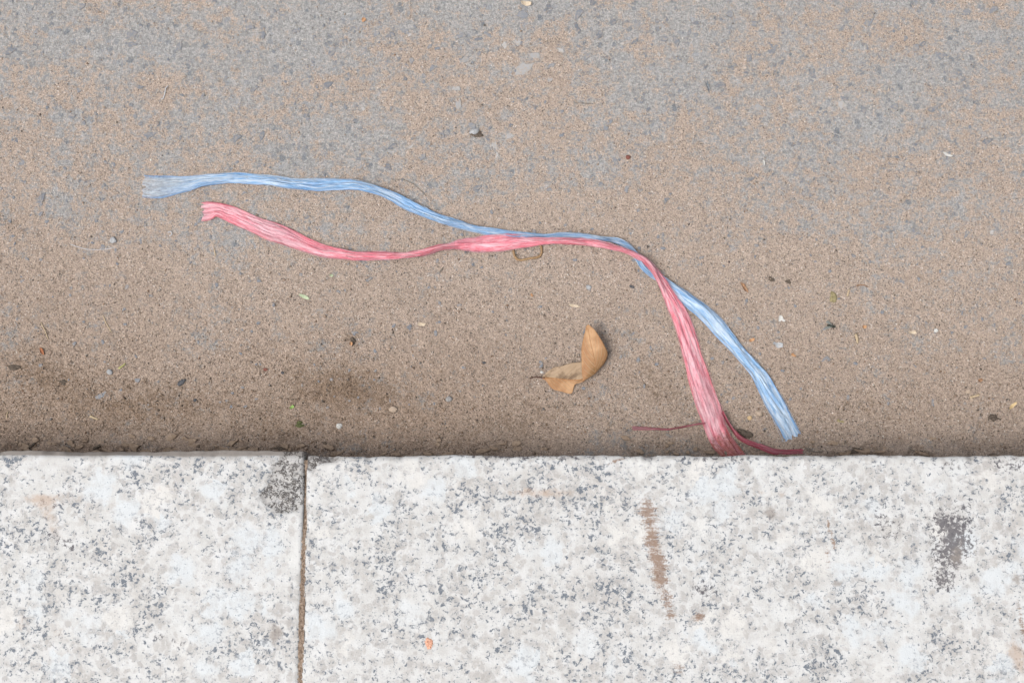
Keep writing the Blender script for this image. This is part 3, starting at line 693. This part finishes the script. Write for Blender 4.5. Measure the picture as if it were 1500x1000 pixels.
sol = blade.modifiers.new('thickness', 'SOLIDIFY'); sol.thickness = .0004; sol.offset = 0
def tube_mesh(name, pts, radii, sides=7, flat=1.0):
    """round (or flattened) tapered tube along points"""
    V = []; F = []; n = len(pts); pts = [Vector(p) for p in pts]
    for k, p in enumerate(pts):
        T = (pts[min(k + 1, n - 1)] - pts[max(k - 1, 0)]).normalized()
        up = Vector((0, 0, 1)); side = T.cross(up); side = side.normalized() if side.length > 1e-4 else Vector((1, 0, 0)); u2 = side.cross(T)
        for q in range(sides):
            an = q * 2 * math.pi / sides; V.append(p + side * math.cos(an) * radii[k] + u2 * math.sin(an) * radii[k] * flat)
    for k in range(n - 1):
        for q in range(sides):
            q2 = (q + 1) % sides; F.append((k * sides + q, k * sides + q2, (k + 1) * sides + q2, (k + 1) * sides + q))
    F.append(tuple(range(sides))[::-1]); F.append(tuple((n - 1) * sides + q for q in range(sides)))
    m = bpy.data.meshes.new(name); m.from_pydata([tuple(v) for v in V], [], F); m.update()
    for p in m.polygons: p.use_smooth = True
    return m
mid = S[::5, 1] - lc
obj('midrib', tube_mesh('midrib', [Vector(p) + Vector((0, 0, .0003)) for p in mid], [.0006 - .0004 * k / len(mid) for k in range(len(mid))], 6), plain('leaf_rib', (.20, .10, .045), (.34, .19, .09)), lroot)
sp = [Vector(leaf_pt(q)) - lp for q in ((798, 553, 2.5), (790, 552.5, 2.2), (783, 552, 1.8), (778.5, 552.5, 1.5), (777, 554.5, 1.2))]
obj('stem', tube_mesh('stem', sp, [.0009, .0008, .0007, .0007, .0009], 7), plain('leaf_stem', (.045, .022, .018), (.09, .05, .04)), lroot)

# ------------------------------------------------------------------ small litter builders
ico = bmesh.new(); bmesh.ops.create_icosphere(ico, subdivisions=3, radius=1)
ICOV = np.array([v.co[:] for v in ico.verts]); ICOF = np.array([[v.index for v in f.verts] for f in ico.faces]); ico.free()
def v3n(P, s, seed): return (vn(P[:, 0] * s + P[:, 2] * s * .7, P[:, 1] * s - P[:, 2] * s * .6, seed) - .5) * 2
def pebble(name, label, cat, px, py, w, h, ang, mat, group=None, hz=.65, sink=.25, facets=.0, kerbtop=False, seed=None):
    seed = seed or int(px * 7 + py); p = K(px, py) if kerbtop else G(px, py); s = PXM * .5
    P = ICOV * (1 + .20 * v3n(ICOV, 1.6, seed) + .09 * v3n(ICOV, 4.2, seed + 1))[:, None]
    P = P * np.array([w * s, h * s, min(w, h) * s * hz * 1.1]); P[:, 2] = np.maximum(P[:, 2], -P[:, 2].max() * .5)
    m = np_mesh(name, P, ICOF, facets == 0)
    return tag(obj(name, m, mat, None, (p.x, p.y, p.z - P[:, 2].min() * (1 - sink * 1.2)), (0, 0, R(-ang))), label, cat, group)
def flake(name, label, cat, px, py, w, h, ang, mat, group=None, thick=.0006, curl=.0012, n=18, rough=.25, lift=.0006, kerbtop=False):
    """thin irregular chip with real thickness and a little curl"""
    seed = int(px * 3 + py * 5); p = K(px, py) if kerbtop else G(px, py); s = PXM * .5
    an = np.linspace(0, 2 * math.pi, n, endpoint=False); q = 1 + rough * 2 * (vn(np.cos(an) * 2.2 + 7, np.sin(an) * 2.2, seed) - .5) + rough * .5 * (RNG.random(n) - .5)
    V = []; F = []
    for zz in (0, thick):
        for rr in (1.0, .55):
            for k in range(n):
                x = math.cos(an[k]) * q[k] * rr * w * s; y = math.sin(an[k]) * q[k] * rr * h * s
                V.append((x, y, zz + curl * (x / (w * s)) ** 2 * 1.3 + (vn(x * 900, y * 900, seed).item() - .5) * .0005))
        V.append((0, 0, zz))
    st = 2 * n + 1
    for t_, sg in ((0, -1), (1, 1)):
        o = t_ * st
        for k in range(n):
            k2 = (k + 1) % n; a = (o + k, o + k2, o + n + k2, o + n + k); b = (o + n + k, o + n + k2, o + 2 * n)
            F.append(a if sg > 0 else a[::-1]); F.append(b if sg > 0 else b[::-1])
    for k in range(n): k2 = (k + 1) % n; F.append((k, k2, st + k2, st + k))
    m = bpy.data.meshes.new(name); m.from_pydata(V, [], F); m.update()
    return tag(obj(name, m, mat, None, (p.x, p.y, p.z + lift), (0, 0, R(-ang))), label, cat, group)
def stick(name, label, cat, pts, r0, r1, mat, group=None, flat=.5, up=.0006, sides=6, sub=4):
    """straw, twig or thread through photo points, radius in pixels"""
    w = [G(*q) for q in pts]; o = w[0].copy()
    P = []
    for k in range(len(w) - 1):
        for j in range(sub): P.append(w[k].lerp(w[k + 1], j / sub))
    P.append(w[-1])
    for q in P: q.z = gh(q.x, q.y) + up + max(r0, r1) * PXM * flat
    n = len(P)
    rad = [(r0 + (r1 - r0) * k / (n - 1)) * PXM * (.9 + .2 * random.random()) for k in range(n)]
    rad[0] *= .6; rad[-1] *= .5
    return tag(obj(name, tube_mesh(name, [q - o for q in P], rad, sides, flat), mat, None, o), label, cat, group)
def clump(name, label, cat, px, py, w, h, mat, group=None, nb=14, ang=0, kerbtop=False):
    """crumbly heap: one mesh of merged lumps"""
    r = random.Random(int(px + py * 3)); p = K(px, py, -.001) if kerbtop else G(px, py); V = []; F = []; n0 = 0; s = PXM * .5
    for k in range(nb):
        a = r.uniform(0, 6.28); q = r.random() ** .6 * .75; sz = r.uniform(.22, .5)
        P = ICOV[:] * (1 + .35 * v3n(ICOV, 2.4, k + int(px)))[:, None] * np.array([w * sz, h * sz, min(w, h) * sz * .8]) * s
        P = P + np.array([math.cos(a) * q * w * s, math.sin(a) * q * h * s, min(w, h) * s * sz * .3])
        V.append(P); F.append(ICOF + n0); n0 += len(P)
    m = np_mesh(name, np.concatenate(V), np.concatenate(F), False)
    return tag(obj(name, m, mat, None, (p.x, p.y, p.z), (0, 0, R(-ang))), label, cat, group)

grey = plain('grey_pebble', (.19, .20, .21), (.31, .32, .335), .8, 500, .2); white = plain('white_chip', (.35, .35, .34), (.44, .435, .42), .8, 500, .1)
tanp = plain('tan_pebble', (.26, .205, .16), (.35, .285, .225), .9, 500); black = plain('black_chip', (.022, .025, .032), (.06, .065, .075), .6, 600, .12)
dirtm = plain('dark_dirt', (.035, .029, .024), (.12, .095, .075), .95, 900); brown = plain('brown_bark', (.13, .065, .035), (.26, .15, .085), .85, 500, .2)
straw = plain('straw', (.29, .225, .14), (.37, .30, .21), .7, 600); cream = plain('cream_husk', (.36, .29, .21), (.43, .365, .285), .7, 500)
orange = plain('orange_bit', (.31, .165, .08), (.37, .225, .13), .7, 500); green = plain('green_leaflet', (.25, .30, .19), (.34, .385, .27), .7, 500)
moss = plain('moss', (.035, .045, .018), (.10, .105, .045), .95, 900); olive = plain('olive_dry', (.13, .115, .06), (.27, .23, .13), .9, 800)
rustm = plain('rusty_wire', (.14, .085, .045), (.28, .19, .105), .8, 900); coral = plain('coral_crumb', (.42, .21, .14), (.48, .29, .21), .75, 500)
threadw = plain('white_thread', (.32, .33, .35), (.40, .41, .43), .6, 300); hairm = plain('dark_hair', (.10, .085, .07), (.16, .14, .12), .6, 300)
redb = plain('dark_red_bit', (.10, .035, .03), (.19, .08, .06), .8, 600)

# rusty wire loop half under the pink ribbon
wp = [(751, 358), (752, 368), (754, 376), (758, 380.5), (764, 381.5), (775, 379), (787, 377.5), (791.5, 375), (793.5, 370), (793, 362), (788, 357)]
stick('bent_wire', 'rusty bent wire loop poking out from under the pink ribbon', 'wire', wp, 1.9, 1.9, rustm, flat=.9, up=.0002, sides=8, sub=3)
# pebbles
pebble('pebble', 'round pale grey pebble beside a fine thread on the sand', 'pebble', 166, 352, 11, 10, 20, grey)
pebble('pebble', 'small grey pebble next to a short green stalk', 'pebble', 161, 545, 8, 8, 0, grey)
pebble('pebble', 'grey stone in a ring of dirt on the open road', 'pebble', 695, 193, 15, 10, -20, grey, hz=.8)
clump('dirt_clump', 'grey crumbs of dirt packed around the grey stone', 'dirt', 699, 198, 19, 12, dirtm, nb=10)
pebble('pebble', 'flat tan pebble beside a pale straw near the kerb', 'pebble', 1418, 573, 9, 8, 0, tanp)
pebble('pebble', 'tiny tan pebble touching the end of a pale straw', 'pebble', 1423, 585, 6, 5, 0, tanp)
pebble('pebble', 'small white pebble on bare grey road', 'pebble', 1371, 484, 6, 6, 0, white)
pebble('pebble', 'brown earthy pebble between blue ribbon end and kerb crust', 'pebble', 1112, 605, 10, 8, 10, tanp)
pebble('pebble', 'yellowish pebble beside the brown earthy one', 'pebble', 1098, 612, 7, 6, 0, plain('ochre', (.32, .23, .13), (.45, .34, .2), .9, 500))
pebble('pebble', 'tiny white pebble touching the leaf stem', 'pebble', 793.5, 545, 4.5, 4, 0, white)
pebble('pebble', 'round dark brown pellet alone on the tan sand', 'pellet', 920, 231, 7, 7, 0, redb, hz=.9)
clump('orange_crumb', 'coral orange crumb stuck on the white granite kerb', 'crumb', 628, 941, 13, 16, coral, nb=18, kerbtop=True)
pebble('pebble', 'white stone chip in the dark sand before the kerb', 'stone chip', 497, 624, 9, 9, 30, white, facets=1)
pebble('pebble', 'dark grey lump in the grit below the folded leaf', 'pebble', 658, 584, 10, 9, 0, plain('slate_lump', (.14, .14, .145), (.24, .24, .24), .9, 600, .3))
pebble('pebble', 'tan lump of hardened sand', 'lump', 576, 600, 12, 9, 0, tanp)
pebble('pebble', 'dark red seed on the grey sand', 'seed', 389, 541, 7, 4.5, 0, redb)
pebble('pebble', 'small bluish pebble in a dusty hollow', 'pebble', 862, 421, 8, 8, 0, grey, sink=.5)
# dark chips
pebble('coal_chip', 'large black angular chip on the brown sand', 'chip', 266, 560, 14, 8, -35, black, facets=1, hz=.5)
pebble('coal_chip', 'little black chip closer to the kerb than the large one', 'chip', 286, 586, 6, 5, 0, black, facets=1)
pebble('coal_chip', 'thin black sliver beside the pink ribbon', 'chip', 925.5, 420, 8, 4, 25, black, facets=1)
pebble('coal_chip', 'black speck in the sand midway between soil patch and leaf', 'chip', 709, 531, 6, 3.5, 10, black, facets=1)
pebble('coal_chip', 'black oval speck beside the dark soil patch', 'chip', 414, 546, 5, 4, 0, black, facets=1)
flake('dark_flake', 'crooked dark blue flake pressed into the dusty road', 'flake', 1037, 128, 6, 15, -20, plain('dark_blue_flake', (.06, .075, .095), (.13, .15, .17), .8, 500, .3), rough=.5)
# clumps
clump('dirt_clump', 'dark oblong crumb of earth right of the ribbons', 'dirt', 1130, 409, 12, 7, dirtm, nb=10, ang=8)
clump('dirt_clump', 'small knobbly dark crumb next to the oblong one', 'dirt', 1155, 413, 9, 8, dirtm, nb=9)
clump('dry_tuft', 'olive brown tuft of dried plant matter on the road', 'dry plant', 1221, 436, 11, 18, olive, nb=16)
clump('dirt_clump', 'dark ragged clump near the straws by the kerb', 'dirt', 1456, 612, 17, 12, dirtm, nb=16)
clump('moss_clump', 'dark green moss clump in the sand by the kerb joint', 'moss', 438, 622, 16, 10, moss, nb=14)
clump('dirt_clump', 'dark crumbs in the hollow beside the pink loose strand', 'dirt', 1090, 634, 24, 14, dirtm, nb=14, ang=30)
clump('dirt_clump', 'black crumbly dirt against the kerb foot past the pink strand', 'dirt', 1250, 660, 26, 9, dirtm, nb=16)
clump('dirt_clump', 'long low dark crumb ridge at the kerb foot', 'dirt', 1360, 662, 36, 8, dirtm, nb=16)
clump('dirt_clump', 'dark soil crumbs with an orange fleck', 'dirt', 516, 500, 13, 12, dirtm, nb=9)
clump('dirt_clump', 'dark twig and crumb heap half way to the kerb', 'dirt', 1231, 616, 12, 7, olive, nb=10, ang=30)
clump('dirt_clump', 'black crumbs at the foot of the chamfered slab', 'dirt', 408, 657, 16, 7, dirtm, nb=12)
clump('dirt_clump', 'black lump in the sand just off the slab joint', 'dirt', 477, 648, 8, 9, dirtm, nb=8)
clump('dirt_clump', 'broad dark gritty heap past the rust red flake', 'dirt', 20, 538, 20, 9, dirtm, nb=14)
clump('dirt_clump', 'small dark crumb heap near the rust red flake', 'dirt', 92, 560, 14, 8, dirtm, nb=11)
# flakes and bits
flake('brown_flake', 'long brown bark sliver above the white flake', 'bark', 1090, 421, 5.5, 17, -35, brown)
flake('paint_flake', 'ragged white flake on the sand right of the blue ribbon', 'flake', 1143.5, 467, 13, 8, 25, white, rough=.5)
flake('cream_husk', 'cream oval husk on the far grey road', 'husk', 771, 6, 16, 8, 5, cream, curl=.002)
flake('orange_flake', 'tiny orange flake on the open grey road', 'flake', 533, 30, 6, 7, 40, orange)
flake('cream_husk', 'cream straw chip between the ribbons and the leaf', 'husk', 841, 448, 16, 4.5, 12, cream)
flake('orange_flake', 'tiny curled orange bit left of the cream straw chip', 'flake', 779, 432.5, 6, 3.5, 60, orange)
flake('cream_husk', 'pale tan pointed flake on the open sand', 'flake', 618, 475, 12, 5, 0, cream, rough=.4)
flake('green_leaflet', 'pale green slender leaflet with dark tip on the sand', 'leaflet', 446, 435, 17, 5, 25, green, rough=.12)
flake('green_leaflet', 'bright green curled fragment near the moss clump', 'leaflet', 428, 596, 7, 4.5, -40, plain('bright_green', (.15, .26, .06), (.26, .36, .13), .7, 400))
flake('green_leaflet', 'grey green leaf scrap just below the pink ribbon', 'leaflet', 486, 404, 6, 4, 20, green)
flake('orange_flake', 'orange chip between blue ribbon and grey patch', 'flake', 1162, 520, 7, 4.5, 40, orange)
flake('orange_flake', 'pale orange chip beside the white flake', 'flake', 1101, 498, 9, 4.5, -15, orange)
flake('orange_flake', 'orange tan speck above the standing straw', 'flake', 1266, 479, 6, 5, 0, orange)
flake('cream_husk', 'tan and white chip in line with the small white pebble', 'husk', 1336, 487, 11, 5, 0, cream, rough=.4)
flake('orange_flake', 'brown orange chip towards the pair of tan pebbles', 'flake', 1435, 557, 7, 5, -25, brown)
flake('cream_husk', 'pointed golden husk on the sand beside the dark ragged clump', 'husk', 1483, 594, 15, 4.5, -40, plain('gold_husk', (.38, .27, .14), (.46, .36, .21), .7, 500), rough=.15, curl=.002)
flake('white_sliver', 'short white sliver standing out on the grey road', 'sliver', 1118.5, 239, 3.2, 9, -8, white, rough=.1)
flake('white_sliver', 'ragged whitish sliver in bare grey road', 'sliver', 1387, 227, 13, 4, 25, white, rough=.4)
flake('brown_flake', 'rust red flake on the dark brown sand', 'flake', 62, 515, 5, 11, -25, plain('rust_red', (.17, .06, .03), (.27, .12, .06), .85, 600))
flake('orange_flake', 'tiny orange fleck in the dark soil crumbs', 'flake', 515, 504, 4, 6, 0, orange, lift=.003)
flake('dark_flake', 'flat bluish plastic scrap near the twisted ribbons', 'flake', 1140, 505, 14, 8, 10, plain('blue_grey_scrap', (.22, .24, .26), (.32, .34, .36), .8, 400, .5), rough=.4)
# straws, twigs, threads
stick('straw', 'pale straw lying against the tiny tan pebble', 'straw', [(1420, 582), (1427, 580.5), (1435, 578)], 1.8, 1.6, straw)
stick('straw', 'short upright straw with dark side on the road', 'straw', [(1253, 489), (1255, 496), (1256, 503)], 2.3, 1.8, straw)
stick('straw', 'forked straw bit next to the olive tuft', 'straw', [(1241, 434), (1242.5, 428), (1244, 424)], 1.8, 1.2, straw)
stick('straw', 'yellow straw chip on the brown sand by the chamfered slab', 'straw', [(132, 609), (138, 612), (145, 614)], 2.2, .9, straw)
stick('straw', 'fine bent straw on the dusty road', 'straw', [(151, 462), (156, 474), (164, 487)], .8, .7, straw)
stick('straw', 'fine straight straw left of the bent one', 'straw', [(60, 472), (66, 484), (71, 497)], .9, .7, straw)
stick('straw', 'short pair of thin tan straws under the pink ribbon end', 'straw', [(313.5, 364), (315, 370), (316, 375)], .9, .9, straw)
stick('twig', 'green yellow stalk beside the small grey pebble', 'stalk', [(174, 540), (180, 536), (184, 532)], 1.7, 1.0, plain('stalk_green', (.22, .22, .09), (.36, .34, .16), .8, 500))
stick('straw', 'curved rusty fibre near the olive tuft', 'fibre', [(1254, 419), (1260, 417.5), (1266, 418), (1272, 421)], 1.0, .7, brown)
stick('thread', 'short white hooked thread on the far road', 'thread', [(236, 146), (239.5, 145), (242, 137), (243, 130), (246.5, 126)], .8, .7, threadw, flat=.9)
stick('thread', 'grey curled thread just below the pink ribbon end', 'thread', [(246, 341), (250, 339.5), (252.5, 342), (251, 345), (248, 345.5)], .8, .6, threadw, flat=.9)
stick('thread', 'fine pale hair running under the round grey pebble', 'thread', [(103, 358), (115, 362), (128, 365.5), (145, 366), (160, 364.5), (170, 362)], .5, .4, threadw, flat=.9)
stick('hair', 'fine dark curved hair above the blue ribbon', 'hair', [(573, 263), (590, 263), (606, 270), (617, 280), (625, 288)], .55, .45, hairm, flat=.9)
stick('hair', 'thin dark straight fibre on the bare grey road', 'hair', [(842, 151), (856, 152), (868, 153)], .6, .5, hairm, flat=.9)
stick('twig', 'short dark twig below the wide part of the pink ribbon', 'twig', [(644, 399), (647, 395), (649, 392)], 1.3, 1.0, hairm)
stick('twig', 'dark twig lying along the kerb foot', 'twig', [(137, 657), (146, 653), (155, 647)], 2.6, 1.6, dirtm, flat=.7)
stick('twig', 'short dark twig leaning into the mud crust', 'twig', [(40, 657), (48, 652), (54, 645)], 2.2, 1.3, dirtm, flat=.7)
stick('twig', 'tiny pale fibre lying in the dark sand before the chamfered slab', 'fibre', [(10, 613), (10.5, 607), (12, 602)], .9, .6, straw)
stick('twig', 'curly dark rootlet running along the kerb foot', 'rootlet', [(1178, 655), (1186, 659), (1196, 662), (1208, 661), (1222, 656), (1236, 653)], .9, .7, hairm)
stick('twig', 'curled dark rootlet beside the dirt crumbs', 'rootlet', [(1315, 659), (1322, 654), (1330, 656), (1338, 660), (1346, 661)], .8, .6, hairm)
# a fly on the road
fp = G(1217, 478)
fly = tag(empty('fly', (fp.x, fp.y, fp.z)), 'small dark fly resting on the dusty road', 'fly'); fly.rotation_euler = (0, 0, R(-12))
V = []; F = []
prof = [(-.0048, .0003), (-.0042, .0010), (-.003, .0016), (-.0015, .0017), (-.0004, .0012), (.0006, .0016), (.0018, .0017), (.0027, .0010), (.0031, .0008), (.0036, .0013), (.0044, .0012), (.0048, .0004)]
for x_, r_ in prof:
    for q in range(12): V.append((x_, math.cos(q * .5236) * r_, .0023 + math.sin(q * .5236) * r_ * .9))
for k in range(len(prof) - 1):
    for q in range(12): q2 = (q + 1) % 12; F.append((k * 12 + q, k * 12 + q2, (k + 1) * 12 + q2, (k + 1) * 12 + q))
m = bpy.data.meshes.new('body'); m.from_pydata(V, [], F); m.update(); [setattr(p, 'use_smooth', True) for p in m.polygons]
flym = plain('fly_body', (.012, .014, .012), (.035, .04, .03), .5, 900); obj('body', m, flym, fly)
for sg in (1, -1):
    Vw = [(.001, .0008 * sg, .0036)]; nW = 9
    for k in range(nW):
        a_ = k / (nW - 1); Vw.append((.0005 - .0068 * math.sin(a_ * math.pi * .5) - .0004, sg * (.0010 + .0034 * math.sin(a_ * math.pi) + .0012 * a_), .0036 + .0004 * a_))
    m = bpy.data.meshes.new('wing'); m.from_pydata(Vw, [], [(0, k, k + 1) for k in range(1, nW)]); m.update()
    w_ = obj('wing', m, plain('fly_wing', (.10, .11, .10), (.16, .17, .16), .3, 900), fly); sd = w_.modifiers.new('t', 'SOLIDIFY'); sd.thickness = .00015
    for bx, ang in ((.0022, 50), (.0010, 95), (-.0004, 135)):
        a_ = R(ang) * sg; d_ = Vector((math.cos(a_), math.sin(a_), 0)); b_ = Vector((bx, .0010 * sg, .0016))
        obj('leg', tube_mesh('leg', [b_, b_ + d_ * .0018 + Vector((0, 0, .0011)), b_ + d_ * .0036 - Vector((0, 0, .0016))], [.00022, .0002, .00012], 5), flym, fly)

# ------------------------------------------------------------------ broken crust along the kerb foot (uncountable)
V = []; F = []; n0 = 0; r = random.Random(5)
for k in range(150):
    x = r.uniform(-.75, .75); 
    if k < 70: x = r.uniform(-.58, -.28)
    y = KY + .010 + abs(r.gauss(0, .008)); z = gh(x, y); n = 7; sx = r.uniform(.002, .009); sy = r.uniform(.0015, .0035); th = r.uniform(.0008, .0022); a0 = r.gauss(0, .25)
    rr = [r.uniform(.6, 1.15) for _ in range(n)]
    for zz, q in ((-.003, 1.05), (th * .8, 1.0), (th, .8)):
        for j in range(n):
            a = j * 6.283 / n; u, w = math.cos(a) * rr[j] * sx * q, math.sin(a) * rr[j] * sy * q
            V.append((x + u * math.cos(a0) - w * math.sin(a0), y + u * math.sin(a0) + w * math.cos(a0), z + .0012 + zz + u * .08))
    for s_ in range(2):
        for j in range(n): j2 = (j + 1) % n; F.append((n0 + s_ * n + j, n0 + s_ * n + j2, n0 + s_ * n + n + j2, n0 + s_ * n + n + j))
    F.append(tuple(n0 + 2 * n + j for j in range(n))); n0 += 3 * n
m = bpy.data.meshes.new('dirt_crust'); m.from_pydata(V, [], F); m.update()
tag(obj('dirt_crust', m, plain('crust', (.165, .120, .086), (.27, .208, .158), .95, 350)), 'broken crust of dried mud along the foot of the kerb', 'mud crust', kind='stuff')
